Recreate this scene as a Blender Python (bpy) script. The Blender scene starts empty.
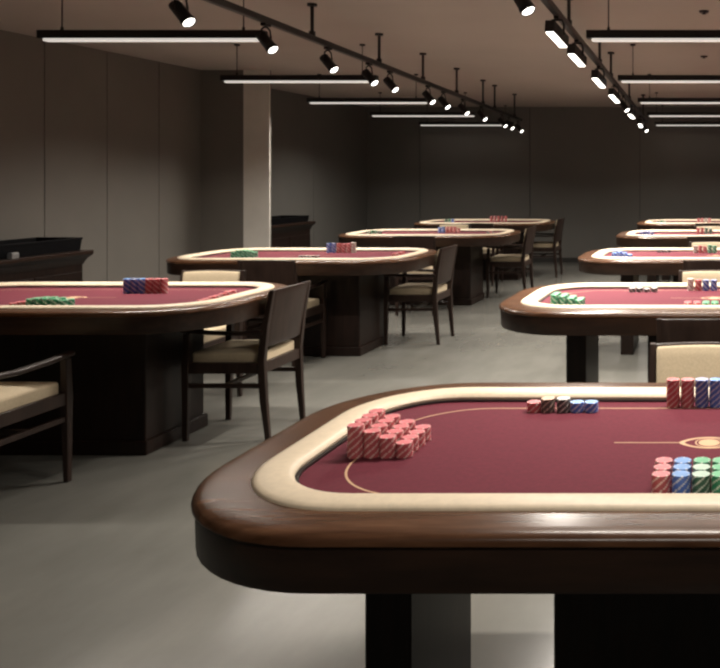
import bpy, bmesh, math, random
from mathutils import Vector, Matrix
random.seed(7)
C = bpy.context.scene.collection
PI = math.pi
F_PX, VX, VY, CAM_H = 830.0, 720.0, 175.0, 1.40

# ------------------------------------------------------------------ materials
def new_mat(name):
    m = bpy.data.materials.new(name); m.use_nodes = True
    nt = m.node_tree
    b = nt.nodes['Principled BSDF']
    return m, nt, b

def setp(b, **kw):
    for k, v in kw.items():
        b.inputs[k.replace('_', ' ')].default_value = v

def ramp(nt, fac, stops):
    r = nt.nodes.new('ShaderNodeValToRGB')
    e = r.color_ramp.elements
    while len(e) < len(stops): e.new(0.5)
    for el, (p, c) in zip(e, stops):
        el.position = p; el.color = (*c, 1)
    nt.links.new(fac, r.inputs[0])
    return r.outputs[0]

def noise(nt, scale=(1, 1, 1), sc=5, detail=4, rough=0.55, coord='Object'):
    tc = nt.nodes.new('ShaderNodeTexCoord'); mp = nt.nodes.new('ShaderNodeMapping')
    mp.inputs['Scale'].default_value = scale
    n = nt.nodes.new('ShaderNodeTexNoise')
    n.inputs['Scale'].default_value = sc; n.inputs['Detail'].default_value = detail
    n.inputs['Roughness'].default_value = rough
    nt.links.new(tc.outputs[coord], mp.inputs[0]); nt.links.new(mp.outputs[0], n.inputs['Vector'])
    return n.outputs['Fac']

def bump(nt, b, h, strength=0.1, dist=0.01):
    bp = nt.nodes.new('ShaderNodeBump')
    bp.inputs['Strength'].default_value = strength; bp.inputs['Distance'].default_value = dist
    nt.links.new(h, bp.inputs['Height']); nt.links.new(bp.outputs[0], b.inputs['Normal'])

def wood(name, dark, light, scale, rough=0.32, coat=0.0, spec=0.3):
    m, nt, b = new_mat(name)
    n = noise(nt, scale, 6, 6, 0.6)
    nt.links.new(ramp(nt, n, [(0.3, dark), (0.7, light)]), b.inputs['Base Color'])
    setp(b, Roughness=rough, Coat_Weight=coat, Coat_Roughness=0.25, Specular_IOR_Level=spec)
    bump(nt, b, n, 0.06, 0.004)
    return m

def plain(name, col, rough=0.5, metallic=0.0, var=0.12, sc=30, bstr=0.05):
    m, nt, b = new_mat(name)
    n = noise(nt, (1, 1, 1), sc, 3)
    lo = tuple(c * (1 - var) for c in col); hi = tuple(min(1, c * (1 + var)) for c in col)
    nt.links.new(ramp(nt, n, [(0.3, lo), (0.7, hi)]), b.inputs['Base Color'])
    setp(b, Roughness=rough, Metallic=metallic)
    if bstr: bump(nt, b, n, bstr, 0.002)
    return m

def emit(name, col, strength):
    m, nt, b = new_mat(name)
    setp(b, Base_Color=(0.8, 0.8, 0.8, 1), Emission_Color=(*col, 1), Emission_Strength=strength)
    return m

M = {}
M['rim'] = wood('walnut_rim', (0.050, 0.021, 0.010), (0.135, 0.064, 0.033), (0.7, 6, 6), 0.26, 0.0, 0.4)
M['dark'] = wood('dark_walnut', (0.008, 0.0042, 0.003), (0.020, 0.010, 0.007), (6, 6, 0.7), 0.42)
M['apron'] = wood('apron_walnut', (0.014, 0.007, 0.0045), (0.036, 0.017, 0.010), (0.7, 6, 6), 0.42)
M['chair'] = wood('chair_walnut', (0.016, 0.009, 0.007), (0.036, 0.021, 0.016), (6, 6, 0.8), 0.38)
M['cream'] = plain('cream_leather', (0.76, 0.64, 0.475), 0.45, var=0.06, sc=60, bstr=0.08)
M['fabric'] = plain('cream_fabric', (0.52, 0.425, 0.29), 0.85, var=0.08, sc=120, bstr=0.2)
M['felt'] = plain('maroon_felt', (0.125, 0.013, 0.027), 0.95, var=0.10, sc=90, bstr=0.15)
M['line'] = plain('felt_line', (0.62, 0.40, 0.24), 0.8, var=0.05)
M['trimdark'] = plain('black_trim', (0.012, 0.008, 0.008), 0.5)
M['black'] = plain('black_metal', (0.012, 0.011, 0.011), 0.42, var=0.1)
M['blackbox'] = plain('black_plastic', (0.004, 0.004, 0.005), 0.5, var=0.1)
M['blackbox'].node_tree.nodes['Principled BSDF'].inputs['Specular IOR Level'].default_value = 0.15
M['grey'] = plain('brushed_steel', (0.45, 0.45, 0.46), 0.35, 0.8)
M['lens'] = emit('spot_lens', (1.0, 0.95, 0.88), 6.0)
M['flood'] = emit('flood_lens', (1.0, 0.95, 0.86), 5.0)
M['diff'] = emit('opal_diffuser', (1.0, 0.94, 0.86), 0.6)

def floor_mat():
    m, nt, b = new_mat('polished_concrete')
    n1 = noise(nt, (1, 1, 1), 0.9, 8, 0.62)
    n2 = noise(nt, (1, 0.35, 1), 5, 6, 0.6)
    mx = nt.nodes.new('ShaderNodeMath'); mx.operation = 'MULTIPLY_ADD'; mx.inputs[1].default_value = 0.45
    nt.links.new(n2, mx.inputs[0])
    m2 = nt.nodes.new('ShaderNodeMath'); m2.operation = 'MULTIPLY'; m2.inputs[1].default_value = 0.55
    nt.links.new(n1, m2.inputs[0]); nt.links.new(m2.outputs[0], mx.inputs[2])
    nt.links.new(ramp(nt, mx.outputs[0], [(0.32, (0.126, 0.124, 0.111)), (0.5, (0.154, 0.151, 0.135)), (0.68, (0.190, 0.185, 0.166))]), b.inputs['Base Color'])
    r = nt.nodes.new('ShaderNodeMapRange'); r.inputs[3].default_value = 0.16; r.inputs[4].default_value = 0.30
    nt.links.new(n1, r.inputs[0]); nt.links.new(r.outputs[0], b.inputs['Roughness'])
    bump(nt, b, n2, 0.03, 0.004)
    return m
M['floor'] = floor_mat()
M['wall'] = plain('wall_panel_paint', (0.185, 0.170, 0.150), 0.7, var=0.06, sc=1.5, bstr=0.02)
M['wallback'] = plain('back_wall_paint', (0.165, 0.160, 0.147), 0.75, var=0.05, sc=1.2, bstr=0.02)
M['seam'] = plain('seam_shadow_gap', (0.03, 0.028, 0.026), 0.8)
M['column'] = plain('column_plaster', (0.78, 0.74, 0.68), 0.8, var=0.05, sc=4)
M['ceiling'] = plain('ceiling_paint', (0.48, 0.425, 0.38), 0.9, var=0.05, sc=0.8, bstr=0.02)

# ------------------------------------------------------------------ mesh helpers
def link(name, me, mats, parent=None):
    o = bpy.data.objects.new(name, me)
    for m in (mats if isinstance(mats, (list, tuple)) else [mats]): me.materials.append(m)
    C.objects.link(o)
    if parent: o.parent = parent
    return o

def build(name, bm, mats, parent=None, smooth=False, bevel=0, seg=2, angle=0.6):
    bmesh.ops.recalc_face_normals(bm, faces=bm.faces)
    if bevel:
        es = [e for e in bm.edges if len(e.link_faces) == 2 and e.calc_face_angle(0) > angle]
        bmesh.ops.bevel(bm, geom=es, offset=bevel, segments=seg, affect='EDGES', profile=0.5, clamp_overlap=True)
    me = bpy.data.meshes.new(name); bm.to_mesh(me); bm.free()
    if smooth:
        for p in me.polygons: p.use_smooth = True
        try: me.set_sharp_from_angle(angle=0.7)
        except Exception: pass
    return link(name, me, mats, parent)

def BM(): return bmesh.new()

def box(bm, x0, x1, y0, y1, z0, z1, mi=0):
    vs = [bm.verts.new((x, y, z)) for z in (z0, z1) for (x, y) in ((x0, y0), (x1, y0), (x1, y1), (x0, y1))]
    fs = [(0, 3, 2, 1), (4, 5, 6, 7), (0, 1, 5, 4), (1, 2, 6, 5), (2, 3, 7, 6), (3, 0, 4, 7)]
    for f in fs:
        fc = bm.faces.new([vs[i] for i in f]); fc.material_index = mi
    return vs

def sweep_rect(bm, pts, sizes):
    """rectangular section swept along pts; sizes = (wx, wy) in world x / y (for upright posts)"""
    rings = []
    for p, (wx, wy) in zip(pts, sizes):
        rings.append([bm.verts.new((p[0] + sx * wx / 2, p[1] + sy * wy / 2, p[2])) for sx, sy in ((-1, -1), (1, -1), (1, 1), (-1, 1))])
    for a, b in zip(rings, rings[1:]):
        for i in range(4): bm.faces.new((a[i], a[(i + 1) % 4], b[(i + 1) % 4], b[i]))
    bm.faces.new(rings[0][::-1]); bm.faces.new(rings[-1])

def tube(bm, pts, r, n=10, cap=True):
    pts = [Vector(p) for p in pts]
    rs = r if isinstance(r, (list, tuple)) else [r] * len(pts)
    rings = []
    for i, p in enumerate(pts):
        d = (pts[min(i + 1, len(pts) - 1)] - pts[max(i - 1, 0)]).normalized()
        ref = Vector((0, 0, 1)) if abs(d.z) < 0.9 else Vector((1, 0, 0))
        u = d.cross(ref).normalized(); v = d.cross(u)
        rings.append([bm.verts.new(p + rs[i] * (math.cos(2 * PI * k / n) * u + math.sin(2 * PI * k / n) * v)) for k in range(n)])
    for a, b in zip(rings, rings[1:]):
        for i in range(n): bm.faces.new((a[i], a[(i + 1) % n], b[(i + 1) % n], b[i]))
    if cap:
        bm.faces.new(rings[0]); bm.faces.new(rings[-1])

def rrect(hx, hy, r, n=14, cx=0, cy=0):
    pts = []
    for (sx, sy, a0) in ((1, 1, 0), (-1, 1, 90), (-1, -1, 180), (1, -1, 270)):
        for k in range(n + 1):
            a = math.radians(a0 + 90 * k / n)
            pts.append((cx + sx * (hx - r) + r * math.cos(a), cy + sy * (hy - r) + r * math.sin(a)))
    return pts

TX, TY, TR = 1.09, 0.55, 0.38
def ring_loft(bm, profile, closed=True):
    hx, hy, r = TX, TY, TR; loops = []
    for ins, z in profile:
        loops.append([bm.verts.new((x, y, z)) for x, y in rrect(hx - ins, hy - ins, max(0.02, r - ins))])
    n = len(loops[0]); m = len(loops)
    for j in range(m if closed else m - 1):
        a, b = loops[j], loops[(j + 1) % m]
        for i in range(n): bm.faces.new((a[i], a[(i + 1) % n], b[(i + 1) % n], b[i]))
    return loops

def thing(name, label, cat, loc=(0, 0, 0), rz=0, group=None):
    o = bpy.data.objects.new(name, None); C.objects.link(o)
    o.empty_display_size = 0.1
    o.location = loc; o.rotation_euler = (0, 0, rz)
    o['label'] = label; o['category'] = cat
    if group: o['group'] = group
    return o

def tag(o, label, cat, group=None):
    o['label'] = label; o['category'] = cat
    if group: o['group'] = group
    return o

def struct(name, bm, mats, label=None, **kw):
    o = build(name, bm, mats, **kw); o['kind'] = 'structure'
    if label: o['label'] = label
    return o

def dup(root, label, loc, rz=0, group=None):
    r = root.copy(); C.objects.link(r); r.location = loc; r.rotation_euler = (0, 0, rz)
    r['label'] = label
    if group: r['group'] = group
    for ch in list(root.children):
        c = ch.copy(); C.objects.link(c); c.parent = r
        for g in list(ch.children):
            d = g.copy(); C.objects.link(d); d.parent = c
    return r

# ------------------------------------------------------------------ room
CEIL = 2.495; YB = 13.36; XL = -5.42; XL2 = -5.68; YS = 8.66; XR = 5.4; YN = -2.2
bm = BM(); box(bm, -6.0, XR + .2, YN - .2, YB + .2, -0.12, 0.0); struct('floor', bm, M['floor'], 'polished grey concrete floor')
bm = BM(); box(bm, -6.0, XR + .2, YN - .2, YB + .2, CEIL, CEIL + 0.12); struct('ceiling', bm, M['ceiling'], 'plain warm brown-grey ceiling')

def panel_wall(name, axis, pos, thick, cuts, lo, hi, mat, label):
    """a run of flat panels with 8 mm shadow gaps at cuts, in front of a dark backing"""
    bm = BM(); ed = [lo] + sorted(cuts) + [hi]; g = 0.004
    s = 1 if thick > 0 else -1
    for a, b in zip(ed, ed[1:]):
        a2 = a + (g if a != lo else 0); b2 = b - (g if b != hi else 0)
        if axis == 'x': box(bm, *sorted((pos, pos + s * 0.02)), a2, b2, 0, CEIL)
        else: box(bm, a2, b2, *sorted((pos, pos + s * 0.02)), 0, CEIL)
    q0, q1 = sorted((pos + s * 0.019, pos + thick))
    if axis == 'x': box(bm, q0, q1, lo, hi, 0, CEIL, 1)
    else: box(bm, lo, hi, q0, q1, 0, CEIL, 1)
    return struct(name, bm, [mat, M['seam']], label)

cutsL = [8.02 - 0.68 * k for k in range(15)]
panel_wall('wall_left', 'x', XL, -0.15, [c for c in cutsL if c > YN + .1], YN, YS, M['wall'], 'grey-brown panelled left wall with thin vertical joints')
panel_wall('wall_left_rear', 'x', XL2, -0.15, [9.9, 11.6], YS + 0.025, YB, M['wallback'], 'dark grey left wall beyond the pillar')
panel_wall('wall_back', 'y', YB, 0.15, [-4.83, -3.06, -1.29, 0.48, 2.25, 4.02], XL2, XR, M['wallback'], 'dark grey panelled back wall')
bm = BM(); box(bm, XL2 - 0.15, -4.696, YS, YS + 0.025, 0, CEIL); struct('wall_return', bm, M['wall'], 'short wall return beside the pale pillar')  # dark paint on its end stands in for the pillar's shaded side
bm = BM(); box(bm, -4.965, -4.694, YS - 0.014, YS, 0, CEIL); struct('column', bm, M['column'], 'pale front of the pillar ending the left wall, its side left in dark paint as shade')  # thin pale facing only; shade on the pillar's side comes from dark paint
bm = BM(); box(bm, XR, XR + .15, YN, YB, 0, CEIL); struct('wall_right', bm, M['wall'])
bm = BM(); box(bm, -6.0, XR + .15, YN - .15, YN, 0, CEIL); struct('wall_front', bm, M['wall'])
bm = BM(); box(bm, XL2, XR, YB - 0.012, YB - 0.0005, 0, 0.07); struct('baseboard_back', bm, M['seam'], 'low dark skirting along the back wall')

# ------------------------------------------------------------------ poker table
def table_parts(root, style):
    global TX
    TX = 1.09 if style == 'slab' else 1.0
    W = 0.028 if style == 'slab' else 0.0      # broader wooden rim on the right column
    bm = BM()
    ring_loft(bm, [(0.022, 0.738), (0.006, 0.740), (0.0, 0.746), (0.0, 0.751), (0.003, 0.7575), (0.010, 0.7625), (0.022, 0.7655), (0.04, 0.767), (0.080 + W, 0.767), (0.080 + W, 0.738)])
    build('wood_rim', bm, M['rim'], root, smooth=True)
    bm = BM()
    ring_loft(bm, [(i + W, z) for i, z in [(0.076, 0.755), (0.076, 0.768), (0.080, 0.773), (0.090, 0.7765), (0.108, 0.778), (0.128, 0.7775), (0.143, 0.775), (0.152, 0.771), (0.156, 0.764), (0.154, 0.757)]])
    build('padded_rail', bm, M['cream'], root, smooth=True)
    bm = BM()
    ring_loft(bm, [(i + W, z) for i, z in [(0.148, 0.745), (0.148, 0.7575), (0.1635, 0.7575), (0.1635, 0.745)]])
    build('inner_trim', bm, M['trimdark'], root)
    bm = BM()
    lp = ring_loft(bm, [(0.158 + W, 0.736), (0.158 + W, 0.752)], closed=False)
    bm.faces.new(lp[1]); bm.faces.new(lp[0][::-1])
    felt = build('felt_surface', bm, M['felt'], root)
    # betting line, a thin flat inlay on the felt
    bm = BM(); q = TX - 0.27 if style == 'slab' else TX - 0.25; a = rrect(q, 0.318, 0.215, 16, 0, -0.02); b = rrect(q - 0.005, 0.313, 0.210, 16, 0, -0.02)
    va = [bm.verts.new((x, y, 0.7524)) for x, y in a]; vb = [bm.verts.new((x, y, 0.7524)) for x, y in b]
    n = len(va)
    for i in range(n): bm.faces.new((va[i], va[(i + 1) % n], vb[(i + 1) % n], vb[i]))
    build('betting_line', bm, M['line'], felt)
    # eye-shaped emblem and centre rule
    bm = BM(); z = 0.7524; N = 48
    def vesica(w, h):
        out = []
        for k in range(N):
            t = 2 * PI * k / N
            x = math.cos(t); out.append((w * x, h * math.copysign(abs(math.sin(t)) ** 1.5, math.sin(t))))
        return out
    def band(o, i):
        vo = [bm.verts.new((x, y, z)) for x, y in o]; vi = [bm.verts.new((x, y, z)) for x, y in i]
        for k in range(N): bm.faces.new((vo[k], vo[(k + 1) % N], vi[(k + 1) % N], vi[k]))
    circ = lambda r: [(r * math.cos(2 * PI * k / N), r * math.sin(2 * PI * k / N)) for k in range(N)]
    bm.faces.new([bm.verts.new((x, y, z)) for x, y in circ(0.026)])
    band(circ(0.0345), circ(0.031))
    band(vesica(0.074, 0.043), vesica(0.060, 0.0345))
    for s in (-1, 1):
        x0, x1 = sorted((s * 0.074, s * 0.23))
        bm.faces.new([bm.verts.new(p) for p in ((x0, -0.002, z), (x1, -0.002, z), (x1, 0.002, z), (x0, 0.002, z))])
    for v in bm.verts: v.co.x -= 0.014
    build('emblem', bm, M['line'], felt)
    bm = BM()
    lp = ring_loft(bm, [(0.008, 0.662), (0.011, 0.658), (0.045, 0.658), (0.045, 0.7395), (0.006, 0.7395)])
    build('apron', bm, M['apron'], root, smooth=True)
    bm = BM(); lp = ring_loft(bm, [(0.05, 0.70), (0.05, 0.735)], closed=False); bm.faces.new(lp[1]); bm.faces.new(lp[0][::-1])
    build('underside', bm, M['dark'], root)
    if style == 'slab':
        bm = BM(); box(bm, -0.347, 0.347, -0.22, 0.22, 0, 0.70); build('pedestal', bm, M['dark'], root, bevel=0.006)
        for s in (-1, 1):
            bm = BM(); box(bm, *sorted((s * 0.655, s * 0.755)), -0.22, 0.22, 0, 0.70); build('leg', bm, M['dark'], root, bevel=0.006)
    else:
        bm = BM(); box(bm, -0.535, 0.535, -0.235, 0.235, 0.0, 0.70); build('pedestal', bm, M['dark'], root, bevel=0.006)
        bm = BM(); box(bm, -0.55, 0.55, -0.25, 0.25, 0.0, 0.07); build('plinth', bm, M['dark'], root, bevel=0.006)

G_T = 'poker tables in two columns'
T_R = [(-0.012, 2.009), (-0.015, 4.37), (-0.02, 6.68), (-0.02, 9.02), (-0.02, 11.25)]
T_L = [(-3.41, 4.39), (-3.30, 6.66), (-3.17, 9.15), (-3.18, 11.3)]
LR = ['poker table with maroon felt nearest the camera, filling the lower right',
      'second poker table of the right column, with green chips on its left end',
      'third poker table of the right column, with blue chips on its left end',
      'fourth poker table of the right column, behind the third',
      'farthest poker table of the right column, nearest the back wall']
LL = ['nearest poker table of the left column, beside the black tray sideboard',
      'second poker table of the left column, in front of the pale pillar',
      'third poker table of the left column, beyond the pillar',
      'farthest poker table of the left column, nearest the back wall']
tabR = []; tabL = []
for i, (x, y) in enumerate(T_R):
    if i == 0:
        t = thing('poker_table', LR[0], 'table', (x, y, 0), 0, G_T); table_parts(t, 'slab')
    else: t = dup(tabR[0], LR[i], (x, y, 0), 0, G_T)
    tabR.append(t)
for i, (x, y) in enumerate(T_L):
    if i == 0:
        t = thing('poker_table', LL[0], 'table', (x, y, 0), 0, G_T); table_parts(t, 'pedestal')
    else: t = dup(tabL[0], LL[i], (x, y, 0), 0, G_T)
    t.scale.x = (1.0, 0.955, 0.92, 0.90)[i]
    tabL.append(t)

# ------------------------------------------------------------------ armchair (faces +y)
def make_chair(label, loc, rz, group):
    r = thing('armchair', label, 'chair', loc, rz, group); r.scale.x = 0.93
    for s in (-1, 1):
        bm = BM(); sweep_rect(bm, [(s * 0.205, 0.205, 0), (s * 0.205, 0.20, 0.40), (s * 0.205, 0.195, 0.566)], [(0.024, 0.026), (0.036, 0.038), (0.030, 0.032)])
        build('leg', bm, M['chair'], r, bevel=0.004)
        bm = BM(); sweep_rect(bm, [(s * 0.195, -0.225, 0), (s * 0.20, -0.205, 0.22), (s * 0.203, -0.195, 0.42), (s * 0.205, -0.215, 0.60), (s * 0.205, -0.252, 0.795)],
                              [(0.024, 0.026), (0.032, 0.036), (0.034, 0.040), (0.030, 0.034), (0.024, 0.024)])
        build('leg', bm, M['chair'], r, bevel=0.004)
        bm = BM(); P = [(s * 0.205, -0.21, 0.572), (s * 0.212, -0.08, 0.566), (s * 0.215, 0.08, 0.572), (s * 0.208, 0.225, 0.584)]
        rings = []
        for x, y, z in P:
            rings.append([bm.verts.new((x + a, y, z + b)) for a, b in ((-0.021, -0.010), (0.021, -0.010), (0.021, 0.010), (-0.021, 0.010))])
        for a, b in zip(rings, rings[1:]):
            for k in range(4): bm.faces.new((a[k], a[(k + 1) % 4], b[(k + 1) % 4], b[k]))
        bm.faces.new(rings[0]); bm.faces.new(rings[-1])
        build('armrest', bm, M['chair'], r, bevel=0.006)
        bm = BM(); box(bm, s * 0.203 - 0.009, s * 0.203 + 0.009, -0.20, 0.20, 0.278, 0.302); build('stretcher', bm, M['chair'], r, bevel=0.003)
    bm = BM(); box(bm, -0.20, 0.20, -0.012, 0.012, 0.280, 0.300); build('stretcher', bm, M['chair'], r, bevel=0.003)
    bm = BM()
    box(bm, -0.215, 0.215, 0.185, 0.21, 0.355, 0.412); box(bm, -0.205, 0.205, -0.21, -0.185, 0.355, 0.412)
    box(bm, -0.215, -0.19, -0.19, 0.19, 0.355, 0.412); box(bm, 0.19, 0.215, -0.19, 0.19, 0.355, 0.412)
    build('seat_frame', bm, M['chair'], r, bevel=0.003)
    bm = BM(); box(bm, -0.186, 0.186, -0.184, 0.184, 0.385, 0.462)
    bmesh.ops.subdivide_edges(bm, edges=bm.edges[:], cuts=5, use_grid_fill=True)
    for v in bm.verts:
        if v.co.z > 0.44:
            v.co.z += 0.012 * (1 - (v.co.x / 0.20) ** 2) * (1 - (v.co.y / 0.20) ** 2)
    build('seat_cushion', bm, M['fabric'], r, smooth=True, bevel=0.014, seg=3, angle=1.0)
    # curved back board and its upholstered front
    def board(dy0, dy1, x1, z0, z1, arch):
        bm = BM(); nx, nz = 12, 8
        def pt(i, j, dy):
            u = -1 + 2 * i / nx; w = j / nz
            z = z0 + (z1 - z0 + arch * (1 - u * u)) * w
            yb = -0.197 - (max(0, z - 0.44) / 0.355) ** 1.2 * 0.055
            return (u * x1, yb - 0.014 * (1 - u * u) + dy, z)
        A = [[bm.verts.new(pt(i, j, dy0)) for j in range(nz + 1)] for i in range(nx + 1)]
        B = [[bm.verts.new(pt(i, j, dy1)) for j in range(nz + 1)] for i in range(nx + 1)]
        for i in range(nx):
            for j in range(nz):
                bm.faces.new((A[i][j], A[i + 1][j], A[i + 1][j + 1], A[i][j + 1]))
                bm.faces.new((B[i][j], B[i][j + 1], B[i + 1][j + 1], B[i + 1][j]))
            for j in (0, nz): bm.faces.new((A[i][j], A[i + 1][j], B[i + 1][j], B[i][j]))
        for j in range(nz):
            for i in (0, nx): bm.faces.new((A[i][j], A[i][j + 1], B[i][j + 1], B[i][j]))
        return bm
    build('backrest', board(-0.010, 0.010, 0.194, 0.490, 0.792, 0.004), M['chair'], r, smooth=True, bevel=0.003, angle=1.0)
    build('back_cushion', board(0.009, 0.032, 0.190, 0.500, 0.786, 0.004), M['fabric'], r, smooth=True, bevel=0.008, angle=1.0)
    return r

G_C = 'walnut armchairs around the poker tables'
N_, S_, W_ = 0.0, PI, PI / 2     # facing +y, -y, -x
chairs = [
    ('dark wooden armchair with cream seat cropped by the lower left picture edge', (-3.17, 3.585), N_),
    ('dark wooden armchair seen from its side at right end of the nearest left table', (-2.608, 4.56), W_),
    ('armchair with cream back facing the camera behind the nearest left table', (-3.22, 5.03), S_),
    ('armchair with dark wooden back turned to the camera before the second left table', (-3.225, 6.15), N_),
    ('dark wooden armchair at the right end of the second left table', (-2.548, 7.03), W_),
    ('armchair with dark back before the third left table, hiding its front rail', (-3.04, 8.50), N_),
    ('dark wooden armchair at the right end of the third left table', (-2.44, 9.64), W_),
    ('armchair with cream back on the far side of the third left table', (-3.27, 9.98), S_),
    ('armchair with dark back before the farthest left table', (-3.05, 10.68), N_),
    ('dark wooden armchair at the right end of the farthest left table', (-2.452, 11.5), W_),
    ('armchair with broad cream back facing the camera across the front table', (-0.05, 2.735), S_),
    ('armchair with dark back to the camera before the second right table', (-0.065, 3.75), N_),
    ('armchair with cream back facing the camera behind the second right table', (-0.06, 5.02), S_),
    ('armchair with dark back to the camera before the third right table', (-0.06, 6.15), N_),
    ('armchair with cream back facing the camera behind the third right table', (-0.08, 7.29), S_),
    ('armchair with dark back to the camera before the fourth right table', (-0.12, 8.45), N_),
    ('armchair with cream back facing the camera behind the fourth right table', (-0.10, 9.62), S_),
    ('armchair with dark back to the camera before the farthest right table', (-0.11, 10.70), N_),
]
c0 = None
for lab, (x, y), rz in chairs:
    if c0 is None: c0 = make_chair(lab, (x, y, 0), rz, G_C)
    else: dup(c0, lab, (x, y, 0), rz, G_C)

# ------------------------------------------------------------------ chips
CR, CT = 0.0187, 0.0033
CHIP = {  # body, inlay, edge spot
    'pink': ((0.50, 0.10, 0.115), (0.74, 0.22, 0.24), (0.80, 0.60, 0.55)),
    'red': ((0.52, 0.085, 0.10), (0.66, 0.17, 0.18), (0.75, 0.58, 0.52)),
    'blue': ((0.075, 0.17, 0.56), (0.20, 0.38, 0.74), (0.66, 0.70, 0.78)),
    'navy': ((0.075, 0.13, 0.44), (0.42, 0.46, 0.70), (0.66, 0.68, 0.74)),
    'green': ((0.030, 0.27, 0.13), (0.16, 0.50, 0.27), (0.62, 0.72, 0.62)),
    'sage': ((0.030, 0.12, 0.070), (0.52, 0.68, 0.56), (0.62, 0.70, 0.62)),
    'black': ((0.055, 0.050, 0.050), (0.62, 0.60, 0.58), (0.62, 0.58, 0.54)),
    'tan': ((0.075, 0.055, 0.050), (0.74, 0.45, 0.30), (0.60, 0.48, 0.40)),
    'white': ((0.62, 0.56, 0.50), (0.76, 0.70, 0.62), (0.30, 0.10, 0.10)),
}
CM = {k: [plain('chip_%s' % k, a, 0.45, bstr=0), plain('chip_%s_inlay' % k, b, 0.5, bstr=0), plain('chip_%s_spot' % k, c, 0.5, bstr=0)] for k, (a, b, c) in CHIP.items()}
SAY = {'pink': 'pink', 'red': 'red', 'blue': 'blue', 'navy': 'dark blue', 'green': 'green', 'sage': 'pale-topped green', 'black': 'black and white', 'tan': 'tan-topped dark', 'white': 'off-white'}
chip_me = {}
def chip_mesh(col):
    if col in chip_me: return chip_me[col]
    bm = BM(); n = 24
    prof = [(CR - 0.0004, 0), (CR, 0.0004), (CR, CT - 0.0004), (CR - 0.0004, CT), (CR * 0.80, CT)]
    R = [[bm.verts.new((r * math.cos(2 * PI * k / n), r * math.sin(2 * PI * k / n), z)) for k in range(n)] for r, z in prof]
    for j in range(len(R) - 1):
        for k in range(n):
            f = bm.faces.new((R[j][k], R[j][(k + 1) % n], R[j + 1][(k + 1) % n], R[j + 1][k]))
            f.material_index = 2 if k % 4 == 0 else (1 if j == 3 else 0)
    f = bm.faces.new(R[-1]); f.material_index = 1
    bm.faces.new(R[0][::-1])
    me = bpy.data.meshes.new('chip'); bm.to_mesh(me); bm.free()
    for m in CM[col]: me.materials.append(m)
    chip_me[col] = me
    return me
solid_me = {}
def solid_stack(col, n, ns=16):
    key = (col, n)
    if key in solid_me: return solid_me[key]
    bm = BM(); rings = []
    for i in range(n):
        for r, z in ((CR - 0.0006, i * CT), (CR, i * CT + 0.0006), (CR, (i + 1) * CT - 0.0006)):
            rings.append(([bm.verts.new((r * math.cos(2 * PI * k / ns), r * math.sin(2 * PI * k / ns), z)) for k in range(ns)], i))
    for r in (CR - 0.0006, CR * 0.8):
        rings.append(([bm.verts.new((r * math.cos(2 * PI * k / ns), r * math.sin(2 * PI * k / ns), n * CT)) for k in range(ns)], n - 1))
    for j in range(len(rings) - 1):
        (a, i), (b, _) = rings[j], rings[j + 1]
        for k in range(ns):
            f = bm.faces.new((a[k], a[(k + 1) % ns], b[(k + 1) % ns], b[k]))
            f.material_index = 1 if j == len(rings) - 2 else (2 if (k + i // 2) % 4 == 0 else 0)
    f = bm.faces.new(rings[-1][0]); f.material_index = 1
    bm.faces.new(rings[0][0][::-1])
    me = bpy.data.meshes.new('chip_stack'); bm.to_mesh(me); bm.free()
    for m in CM[col]: me.materials.append(m)
    solid_me[key] = me
    return me
FELT_Z = 0.7525
ORD = ['first', 'second', 'third', 'fourth', 'fifth', 'sixth', 'seventh', 'eighth']
def stack(col, n, x, y, label, group, detail):
    jx, jy = random.uniform(-.0006, .0006), random.uniform(-.0006, .0006)
    rot = random.uniform(0, PI)
    if not detail:
        o = bpy.data.objects.new('chip_stack', solid_stack(col, n)); C.objects.link(o)
        o.location = (x + jx, y + jy, FELT_Z); o.rotation_euler.z = rot
        return tag(o, label, 'poker chips', group)
    r = thing('chip_stack', label, 'poker chips', (x + jx, y + jy, FELT_Z), rot, group)
    me = chip_mesh(col)
    for i in range(n):
        c = bpy.data.objects.new('chip', me); C.objects.link(c); c.parent = r
        c.location = (random.uniform(-.0005, .0005), random.uniform(-.0005, .0005), i * CT)
        c.rotation_euler.z = i * 0.21 + random.uniform(-.05, .05)
    return r
def pile(table, where, cols, x0, y0, rows, heights, detail=False, dx=0.0400, dy=0.0405, axis='x'):
    """cols: colour per column (a list, or a list of row lists); heights per column"""
    grp = 'chip stacks %s of %s' % (where, table)
    nc = len(cols)
    for ci in range(nc):
        for ri in range(rows):
            col = cols[ci][ri] if isinstance(cols[ci], (list, tuple)) else cols[ci]
            h = heights[ci] if not isinstance(heights[ci], (list, tuple)) else heights[ci][ri]
            x, y = (x0 + ci * dx, y0 + ri * dy) if axis == 'x' else (x0 + ri * dx, y0 + ci * dy)
            pos = '%s from %s' % (ORD[ci], 'left' if axis == 'x' else 'the camera')
            row = '' if rows == 1 else ', %s row' % ('front' if ri == 0 else ('rear' if ri == rows - 1 else ('middle' if rows == 3 else ORD[ri])))
            lab = '%s stack %s%s, %s of %s' % (SAY[col], pos, row, where, table)
            stack(col, h, x, y, lab, grp, detail)

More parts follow.
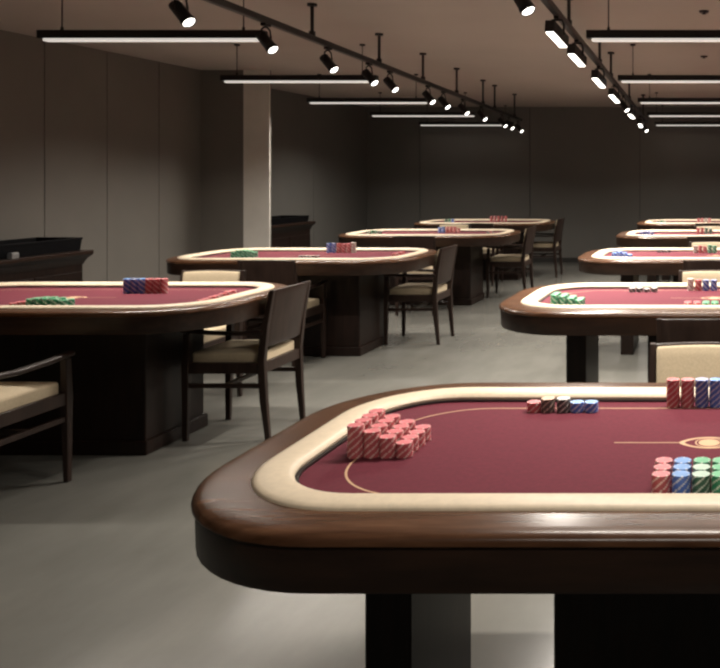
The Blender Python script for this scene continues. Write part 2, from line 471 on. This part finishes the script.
# front table: pile at the left end, small row, tall rear stacks, near block
T1 = 'the front table'
pile(T1, 'left pile', ['pink'] * 4, -0.838, 1.912, 4, [22, 18, 14, 10], True, dx=0.0372, dy=0.0385)
for k, (x, col, n) in enumerate([(-0.510, 'red', 8), (-0.471, 'tan', 11), (-0.428, 'black', 11), (-0.391, 'blue', 8), (-0.353, 'blue', 8)]):
    lab = ['short red chip stack', 'dark chip stack with tan top', 'black chip stack with white top', 'short blue chip stack beside the black one', 'short blue chip stack at the right end'][k]
    stack(col, n, x, 2.275, lab + ' of small row on front table', 'small row of chip stacks on the front table', True)
pile(T1, 'tall rear block', ['red', 'pink', 'navy', 'blue'], -0.131, 2.325, 1, [23, 23, 23, 23], True, dx=0.0402)
pile(T1, 'near block', ['pink', 'blue', ['sage', 'sage', 'green'], 'green'], -0.120, 1.690, 3, [12, 12, 12, 12], True, dx=0.0405)
# second right table
T2 = 'the second right table'
pile(T2, 'left pile', ['green'] * 4, -0.815, 4.08, 3, [18, 16, 13, 10])
pile(T2, 'small row', ['black'] * 4, -0.487, 4.60, 1, [7, 7, 6, 7], dx=0.0405)
pile(T2, 'rear block', ['white', 'red', 'navy', 'navy'], -0.165, 4.66, 1, [20, 18, 18, 18], dx=0.0435)
pile(T2, 'near block', ['red', 'red', 'green', 'green'], -0.155, 4.00, 2, [10, 10, 10, 10], dx=0.0435)
T3 = 'the third right table'
pile(T3, 'left pile', ['blue'] * 4, -0.820, 6.42, 2, [14, 16, 14, 10])
pile(T3, 'small row', ['black'] * 3, -0.510, 6.95, 1, [7, 7, 7])
pile(T3, 'centre block', ['white', 'red', 'red', 'green', 'green'], -0.205, 6.90, 1, [18, 18, 16, 20, 18])
T4 = 'the fourth right table'
pile(T4, 'left pile', ['navy', 'blue', 'blue', 'navy'], -0.840, 8.85, 1, [12, 15, 15, 12])
pile(T4, 'centre block', ['red', 'red', 'sage', 'sage'], -0.240, 9.15, 1, [20, 20, 20, 18], dx=0.045)
T5 = 'the farthest right table'
pile(T5, 'left pile', ['sage', 'green', 'sage'], -0.820, 11.1, 1, [10, 13, 10], dx=0.042)
pile(T5, 'centre block', ['pink', 'pink', 'white', 'pink'], -0.290, 11.2, 1, [20, 20, 20, 20], dx=0.050)
# left column
A1 = 'the nearest left table'
pile(A1, 'near pile', ['red', 'red', 'green', 'green', 'green', 'green', 'green'], -3.450, 4.055, 2, [7, 9, 13, 14, 14, 13, 11], dx=0.0405)
pile(A1, 'rear block', ['blue', 'navy', 'blue', 'pink', 'pink', 'pink'], -3.250, 4.55, 1, [24, 24, 24, 24, 24, 24], dx=0.0405)
pile(A1, 'right-end row', ['red', 'pink', 'red', 'pink', 'red', 'red', 'pink'], -2.625, 4.20, 1, [5, 5, 6, 6, 7, 8, 8], axis='y', dy=0.045)
A2 = 'the second left table'
pile(A2, 'left pile', ['green'] * 5, -3.825, 6.52, 2, [13, 17, 18, 16, 13], dx=0.038)
pile(A2, 'small row', ['black'] * 4, -3.26, 6.46, 1, [6, 6, 6, 6], dx=0.042)
pile(A2, 'rear block', ['blue', 'navy', 'red', 'pink', 'pink', 'white'], -3.260, 6.92, 1, [24, 24, 23, 23, 23, 26], dx=0.0415)
pile(A2, 'right-end row', ['red', 'pink', 'red', 'red'], -2.600, 6.62, 1, [6, 6, 7, 7], axis='y', dy=0.06)
A3 = 'the third left table'
pile(A3, 'left pile', ['sage', 'green', 'green', 'sage'], -3.87, 9.12, 1, [9, 12, 12, 9], dx=0.045)
pile(A3, 'centre block', ['blue', 'blue', 'pink', 'red', 'red', 'pink'], -3.140, 9.30, 1, [18, 20, 20, 20, 20, 16], dx=0.042)
pile(A3, 'right-end row', ['black', 'red', 'black'], -2.54, 9.1, 1, [7, 7, 7], axis='y', dy=0.07)
A4 = 'the farthest left table'
pile(A4, 'left pile', ['sage', 'green', 'blue'], -3.73, 11.3, 1, [14, 15, 15], dx=0.046)
pile(A4, 'rear block', ['pink', 'pink', 'red', 'pink', 'red'], -3.17, 11.5, 1, [24, 24, 24, 24, 24], dx=0.050)

# ------------------------------------------------------------------ sideboards on the left
def sideboard(label, xb, xf, y0, y1, h):
    """back at xb, front (facing +x) at xf"""
    r = thing('sideboard', label, 'sideboard', ((xb + xf) / 2, (y0 + y1) / 2, 0))
    cx, cy = (xb + xf) / 2, (y0 + y1) / 2
    X0, X1, Y0, Y1 = xb - cx, xf - cx - 0.05, y0 - cy + 0.05, y1 - cy - 0.05
    bm = BM(); box(bm, X0, X1, Y0, Y1, 0.06, h - 0.09); build('cabinet_body', bm, M['dark'], r, bevel=0.004)
    bm = BM(); box(bm, X0, X1 - 0.02, Y0 + 0.02, Y1 - 0.02, 0, 0.06); build('plinth', bm, M['dark'], r)
    bm = BM()
    prof = [(0.004, h - 0.105), (0.010, h - 0.085), (0.022, h - 0.06), (0.045, h - 0.034), (0.048, h - 0.028)]
    rings = [[bm.verts.new(p) for p in ((X0, Y0 - d, z), (X1 + d, Y0 - d, z), (X1 + d, Y1 + d, z), (X0, Y1 + d, z))] for d, z in prof]
    for a, b in zip(rings, rings[1:]):
        for k in range(4): bm.faces.new((a[k], a[(k + 1) % 4], b[(k + 1) % 4], b[k]))
    bm.faces.new(rings[0][::-1]); bm.faces.new(rings[-1])
    build('cornice', bm, M['dark'], r)
    bm = BM(); box(bm, X0, X1 + 0.05, Y0 - 0.05, Y1 + 0.05, h - 0.028, h); build('top', bm, M['apron'], r, bevel=0.004)
    n = max(2, round((y1 - y0) / 0.5)); w = (Y1 - Y0 - 0.04) / n
    for k in range(n):
        a = Y0 + 0.02 + k * w
        bm = BM(); box(bm, X1, X1 + 0.016, a + 0.006, a + w - 0.006, 0.09, h - 0.16); box(bm, X1 + 0.014, X1 + 0.022, a + 0.07, a + w - 0.07, 0.16, h - 0.23)
        d = build('door', bm, M['dark'], r, bevel=0.003)
        bm = BM(); hy = a + (w - 0.04 if k % 2 == 0 else 0.04); tube(bm, [(X1 + 0.016, hy, h - 0.34), (X1 + 0.034, hy, h - 0.34), (X1 + 0.034, hy, h - 0.46), (X1 + 0.016, hy, h - 0.46)], 0.005, 8)
        build('handle', bm, M['black'], d, smooth=True)
    return r
def tray(label, x0, x1, y0, y1, z, h):
    bm = BM(); cx, cy = (x0 + x1) / 2, (y0 + y1) / 2; hx, hy = (x1 - x0) / 2, (y1 - y0) / 2; t = 0.012
    P = [(1, 0, 0), (1, 0, h), (0, -t, h), (0, -t, t)]
    def loop(ins, zz): return [bm.verts.new((sx * (hx - ins), sy * (hy - ins), zz)) for sx, sy in ((-1, -1), (1, -1), (1, 1), (-1, 1))]
    L = [loop(0.008, 0), loop(0, h * 0.8), loop(-0.004, h * 0.84), loop(-0.004, h), loop(t, h), loop(t + 0.006, 0.014)]
    for a, b in zip(L, L[1:]):
        for k in range(4): bm.faces.new((a[k], a[(k + 1) % 4], b[(k + 1) % 4], b[k]))
    bm.faces.new(L[0][::-1]); bm.faces.new(L[-1])
    o = build('storage_tray', bm, M['blackbox'], bevel=0.002); o.location = (cx, cy, z)
    return tag(o, label, 'tray')
sideboard('dark wooden sideboard with moulded top against the left wall, holding a long tray', -5.41, -4.94, 4.6, 6.55, 0.81)
tray('long black tray on top of the nearer sideboard', -5.36, -5.00, 4.75, 6.505, 0.8105, 0.102)
sideboard('dark wooden sideboard half hidden behind the pale pillar', -5.66, -5.19, 9.0, 10.66, 0.81)
tray('black tray on the sideboard behind the pale pillar', -5.60, -5.24, 9.55, 10.58, 0.8105, 0.075)
bm = BM(); box(bm, -0.018, 0.018, -0.03, 0.03, 0, 0.038); box(bm, -0.015, 0.015, -0.027, 0.027, 0.038, 0.044)
o = build('card_box', bm, M['grey'], bevel=0.004); o.location = (-4.965, 5.83, 0.8105)
tag(o, 'small grey metal box at the front edge of the nearer sideboard', 'box')

# ------------------------------------------------------------------ ceiling lights
WARM = (1.0, 0.92, 0.82)
BAR_W, SPOT_W, FLOOD_W = 37.0, 18.0, 22.0
G_B = 'linear pendant lights'
def bar(x0, x1, y, label, p=BAR_W):
    zt = 2.235; L = x1 - x0; cx = (x0 + x1) / 2
    r = thing('linear_pendant', label, 'pendant light', (cx, y, CEIL), 0, G_B)
    z = lambda h: h - CEIL
    bm = BM(); box(bm, -L / 2, L / 2, -0.03, 0.03, z(2.188), z(zt)); build('housing', bm, M['black'], r, bevel=0.003)
    bm = BM(); box(bm, -L / 2 + 0.03, L / 2 - 0.012, -0.024, 0.024, z(2.172), z(2.1885)); build('diffuser', bm, M['diff'], r, bevel=0.005)
    for s in (-1, 1):
        bm = BM(); xx = s * (L / 2 - 0.125)
        tube(bm, [(xx, 0, z(zt) - 0.002), (xx, 0, -0.012)], 0.0035, 8); tube(bm, [(xx, 0, z(zt)), (xx, 0, z(zt) + 0.02)], 0.008, 8); tube(bm, [(xx, 0, -0.014), (xx, 0, 0)], 0.022, 12)
        build('suspension_wire', bm, M['black'], r)
    ld = bpy.data.lights.new('pendant_lamp', 'AREA'); ld.shape = 'RECTANGLE'; ld.size = L - 0.06; ld.size_y = 0.05
    ld.energy = p; ld.color = WARM; ld.spread = math.radians(146)
    lo = bpy.data.objects.new('pendant_lamp', ld); C.objects.link(lo); lo.parent = r; lo.location = (0, 0, z(2.168))
    return r
WHICH = ['nearest in view', 'second', 'third', 'fourth', 'farthest']
BL = [(-3.93, -2.63, 4.80), (-4.17, -2.87, 6.95), (-4.47, -3.17, 9.0), (-4.63, -3.25, 11.0), (-4.73, -3.25, 13.05)]
BRt = [(-0.77, 0.62, 4.80), (-0.854, 0.55, 6.95), (-0.89, 0.51, 9.0), (-0.967, 0.45, 11.0), (-1.03, 0.40, 13.05)]
BARP = [1, 1, 1, 0.75, 0.008]
for k, (a, b, y) in enumerate(BL): bar(a, b, y, 'black linear pendant light, %s of the row over the left tables' % WHICH[k], BAR_W * BARP[k])
for k, (a, b, y) in enumerate(BRt): bar(a, b, y, 'black linear pendant light, %s of the row over the right tables' % WHICH[k], BAR_W * BARP[k])
bar(-0.70, 0.66, 2.60, 'black linear pendant light above the front table, out of the picture', BAR_W)

bar(-0.70, 0.66, 0.45, 'added fill light in linear pendant form, unseen behind the camera', BAR_W * 0.35)  # unseen fill lamp, added to brighten the near face of the front table

class Track:
    def __init__(s, A, B): s.A, s.B = Vector(A), Vector(B)
    def at(s, y): t = (y - s.A.y) / (s.B.y - s.A.y); return s.A + (s.B - s.A) * t
def px_track(p0, h0, p1, h1, y_near):
    """track through two sightings at heights h0, h1 above the lens, carried on towards y_near"""
    z0 = h0 * F_PX / (VY - p0[1]); z1 = h1 * F_PX / (VY - p1[1])
    A = Vector(((p0[0] - VX) * z0 / F_PX, z0, CAM_H + h0)); B = Vector(((p1[0] - VX) * z1 / F_PX, z1, CAM_H + h1))
    t = Track(A, B); t.A = t.at(y_near); return t
TL = px_track((214, 0), 0.89, (521, 120), 0.77, 1.6)
TRk = px_track((546, 0), 0.92, (647, 122), 0.77, 1.6)
def build_track(tr, label, rods):
    mid = tr.at((tr.A.y + tr.B.y) / 2)
    r = thing('lighting_track', label, 'track', (mid.x, mid.y, CEIL))
    d = (tr.B - tr.A).normalized(); u = Vector((d.y, -d.x, 0)).normalized(); v = u.cross(d)
    o0 = Vector((mid.x, mid.y, CEIL))
    bm = BM(); hw, hh = 0.018, 0.018; rings = []
    for p in (tr.A, tr.B):
        rings.append([bm.verts.new(p - o0 + u * a * hw + v * b * hh) for a, b in ((-1, -1), (1, -1), (1, 1), (-1, 1))])
    for k in range(4): bm.faces.new((rings[0][k], rings[0][(k + 1) % 4], rings[1][(k + 1) % 4], rings[1][k]))
    bm.faces.new(rings[0]); bm.faces.new(rings[1])
    build('rail', bm, M['black'], r, bevel=0.003)
    for y in rods:
        p = tr.at(y) - o0
        bm = BM(); tube(bm, [(p.x, p.y, p.z + 0.012), (p.x, p.y, -0.015)], 0.011, 10); tube(bm, [(p.x, p.y, -0.018), (p.x, p.y, 0)], 0.03, 14); tube(bm, [(p.x, p.y, p.z + 0.015), (p.x, p.y, p.z + 0.045)], 0.02, 10)
        build('hanger_rod', bm, M['black'], r)
    return r
build_track(TL, 'long black lighting track running into depth above the left aisle', [2.2, 3.8, 5.30, 6.42, 7.45, 8.5, 9.55, 10.1, 11.2])
build_track(TRk, 'long black lighting track running into depth left of the right tables', [2.2, 3.6, 5.1, 6.6, 7.4, 9.2, 11.3])

def basis(d):
    d = Vector(d).normalized(); u = d.cross(Vector((0, 0, 1))).normalized(); v = u.cross(d)
    return u, v, d
def spot(tr, y, d, label, group, p=SPOT_W, s=1.0):
    base = tr.at(y) - Vector((0, 0, 0.0185))
    r = thing('track_spotlight', label, 'spotlight', base, 0, group)
    u, v, d = basis(d)
    piv = Vector((0, 0, -0.100 * s))
    bm = BM(); box(bm, -0.014, 0.014, -0.03, 0.03, -0.016, -0.0005); tube(bm, [(0, 0, -0.012), (0, 0, -0.024)], 0.008, 8); build('adapter', bm, M['black'], r)
    bm = BM(); W = 0.038 * s; up = Vector((0, 0, 1))
    tube(bm, [piv - u * W, piv - u * W + up * 0.030 * s, piv - u * W * 0.8 + up * 0.064 * s, piv - u * W * 0.3 + up * 0.078 * s, piv + u * W * 0.3 + up * 0.078 * s, piv + u * W * 0.8 + up * 0.064 * s, piv + u * W + up * 0.030 * s, piv + u * W], 0.0055 * s, 8)
    build('yoke', bm, M['black'], r, smooth=True)
    R = 0.031 * s
    prof = [(-0.055, 0.6), (-0.052, 0.88), (-0.045, 0.95), (0.045, 0.98), (0.050, 1.06), (0.072, 1.08), (0.075, 1.04), (0.075, 0.93), (0.066, 0.88)]
    bm = BM(); n = 20; rings = []
    for t, k in prof:
        c = piv + d * t * s
        rings.append([bm.verts.new(c + R * k * (math.cos(2 * PI * i / n) * u + math.sin(2 * PI * i / n) * v)) for i in range(n)])
    for a, b in zip(rings, rings[1:]):
        for i in range(n): bm.faces.new((a[i], a[(i + 1) % n], b[(i + 1) % n], b[i]))
    bm.faces.new(rings[0]); bm.faces.new(rings[-1][::-1])
    build('lamp_head', bm, M['black'], r, smooth=True)
    bm = BM(); c = piv + d * 0.0680 * s; c2 = piv + d * 0.0765 * s
    a = [bm.verts.new(c + R * 0.9 * (math.cos(2 * PI * i / n) * u + math.sin(2 * PI * i / n) * v)) for i in range(n)]
    b = [bm.verts.new(c2 + R * 0.62 * (math.cos(2 * PI * i / n) * u + math.sin(2 * PI * i / n) * v)) for i in range(n)]
    for i in range(n): bm.faces.new((a[i], a[(i + 1) % n], b[(i + 1) % n], b[i]))
    bm.faces.new(b)
    build('lens', bm, M['lens'], r)
    ld = bpy.data.lights.new('spot_lamp', 'SPOT'); ld.energy = p; ld.color = WARM; ld.spot_size = math.radians(74); ld.spot_blend = 0.8; ld.shadow_soft_size = 0.02
    lo = bpy.data.objects.new('spot_lamp', ld); C.objects.link(lo); lo.parent = r
    lo.location = piv + d * 0.098 * s; lo.rotation_euler = d.to_track_quat('-Z', 'Y').to_euler()
    return r
def flood(tr, y, d, label, group, L=0.25, p=FLOOD_W, s=1.0):
    """box flood: long axis d (roughly along the track), lens facing down"""
    base = tr.at(y) - Vector((0, 0, 0.0185))
    r = thing('mounted_floodlight', label, 'floodlight', base, 0, group)
    d = Vector(d).normalized(); u = d.cross(Vector((0, 0, 1))).normalized(); v = u.cross(d)
    c = Vector((0, 0, -0.105))
    def obox(bm, a0, a1, b0, b1, c0, c1):
        vs = box(bm, a0, a1, b0, b1, c0, c1)
        for w in vs: w.co = c + u * w.co.x + d * w.co.y + v * w.co.z
    bm = BM(); box(bm, -0.014, 0.014, -0.03, 0.03, -0.016, -0.0005); build('adapter', bm, M['black'], r)
    bm = BM(); up = Vector((0, 0, 1))
    tube(bm, [c - u * 0.040, c - u * 0.040 + up * 0.06, c - u * 0.03 + up * 0.085, c + u * 0.03 + up * 0.085, c + u * 0.040 + up * 0.06, c + u * 0.040], 0.006, 8); tube(bm, [(0, 0, -0.01), (0, 0, -0.025)], 0.009, 8)
    build('bracket', bm, M['black'], r)
    bm = BM(); obox(bm, -0.028, 0.028, -L / 2, L / 2, -0.026, 0.040); build('housing', bm, M['black'], r, bevel=0.004)
    bm = BM(); obox(bm, -0.021, 0.021, -L / 2 + 0.01, L / 2 - 0.01, -0.031, -0.0255); build('lens', bm, M['flood'], r)
    ld = bpy.data.lights.new('flood_lamp', 'AREA'); ld.shape = 'RECTANGLE'; ld.size = 0.05; ld.size_y = L - 0.02; ld.energy = p; ld.color = WARM; ld.spread = math.radians(125)
    lo = bpy.data.objects.new('flood_lamp', ld); C.objects.link(lo); lo.parent = r
    lo.location = c - v * 0.034; lo.rotation_euler = (-v).to_track_quat('-Z', 'Y').to_euler()
    return r
def y_for(tr, x, drop=0.085):
    """distance at which the track's pivot shows at pixel column x"""
    lo, hi = 1.7, 13.0
    for _ in range(50):
        m = (lo + hi) / 2; p = tr.at(m); px = VX + p.x * F_PX / m
        if px < x: lo = m
        else: hi = m
    return lo
GS = 'spotlights on the left track'
lens_x = [191, 274, 334.5, 374.5, 395, 432, 447, 466, 484, 504, 511, 522]
for k, lx in enumerate(lens_x):
    y = min(y_for(TL, lx - 8 * (522 + 60 - lx) / 300), 11.45)
    lab = 'black spotlight on the left track, %s' % ['nearest and cropped by the top edge', 'second from the front, at the nearest pendant', 'third from the front, hanging alone', 'fourth from the front', 'fifth from the front', 'sixth from the front', 'seventh from the front', 'eighth from the front', 'ninth from the front', 'tenth from the front', 'second from the far end', 'at the far end'][k]
    spot(TL, y, (0.66, -0.16, -0.72), lab, GS)
GR = 'lights on the right track'
spot(TRk, 3.75, (0.50, -0.20, -0.80), 'large black spotlight cropped by the top edge, nearest on the right track', GR, s=1.1)
fl = [(557, (0.035, 0.235, -0.05)), (577, (0.035, 0.235, -0.05)), (599, (0.035, 0.235, -0.05)), (614.5, (0.035, 0.235, -0.05)), (631.5, (0.02, 0.235, -0.03)), (640.5, (0.0, 0.235, -0.03))]
FN = ['nearest', 'second', 'third', 'fourth', 'fifth', 'farthest']
for k, (x, d) in enumerate(fl):
    flood(TRk, y_for(TRk, x), d, 'black box floodlight with bright lens, %s of six on the right track' % FN[k], GR)
spot(TRk, y_for(TRk, 623.5), (0.5, -0.3, -0.7), 'small round spotlight between the fourth and fifth floodlights on the right track', GR)
spot(TRk, y_for(TRk, 644), (0.5, -0.3, -0.7), 'black spotlight at the far end of the right track', GR)

def sprinkler(x, y, label):
    bm = BM(); tube(bm, [(0, 0, 0), (0, 0, -0.012)], [0.035, 0.030], 16); tube(bm, [(0, 0, -0.010), (0, 0, -0.020)], 0.009, 10); tube(bm, [(0, 0, -0.020), (0, 0, -0.022)], 0.016, 12)
    o = build('ceiling_sprinkler', bm, M['trimdark'], smooth=True); o.location = (x, y, CEIL)
    tag(o, label, 'sprinkler', 'ceiling sprinklers')
sprinkler(-0.107, 5.54, 'small dark ceiling sprinkler above the nearest right pendant')
sprinkler(-0.147, 7.64, 'small dark ceiling sprinkler above the second right pendant')

# ------------------------------------------------------------------ world, camera, view
w = bpy.data.worlds.new('World'); bpy.context.scene.world = w; w.use_nodes = True
w.node_tree.nodes['Background'].inputs[0].default_value = (0.02, 0.02, 0.02, 1)
cd = bpy.data.cameras.new('Camera'); cam = bpy.data.objects.new('Camera', cd); C.objects.link(cam)
cam.location = (0, 0, CAM_H); cam.rotation_euler = (PI / 2, 0, 0)
cd.sensor_fit = 'HORIZONTAL'; cd.sensor_width = 36.0; cd.lens = 36.0 * F_PX / 720
cd.shift_x = -(VX - 360) / 720; cd.shift_y = -(334 - VY) / 720
cd.clip_start = 0.05
sc = bpy.context.scene; sc.camera = cam
sc.view_settings.view_transform = 'Standard'; sc.view_settings.look = 'None'
sc.view_settings.exposure = 0.0; sc.view_settings.gamma = 1.0; sc.view_settings.use_curve_mapping = False
sc.cycles.use_denoising = True
sc.cycles.filter_width = 2.4
sc.cycles.max_bounces = 8
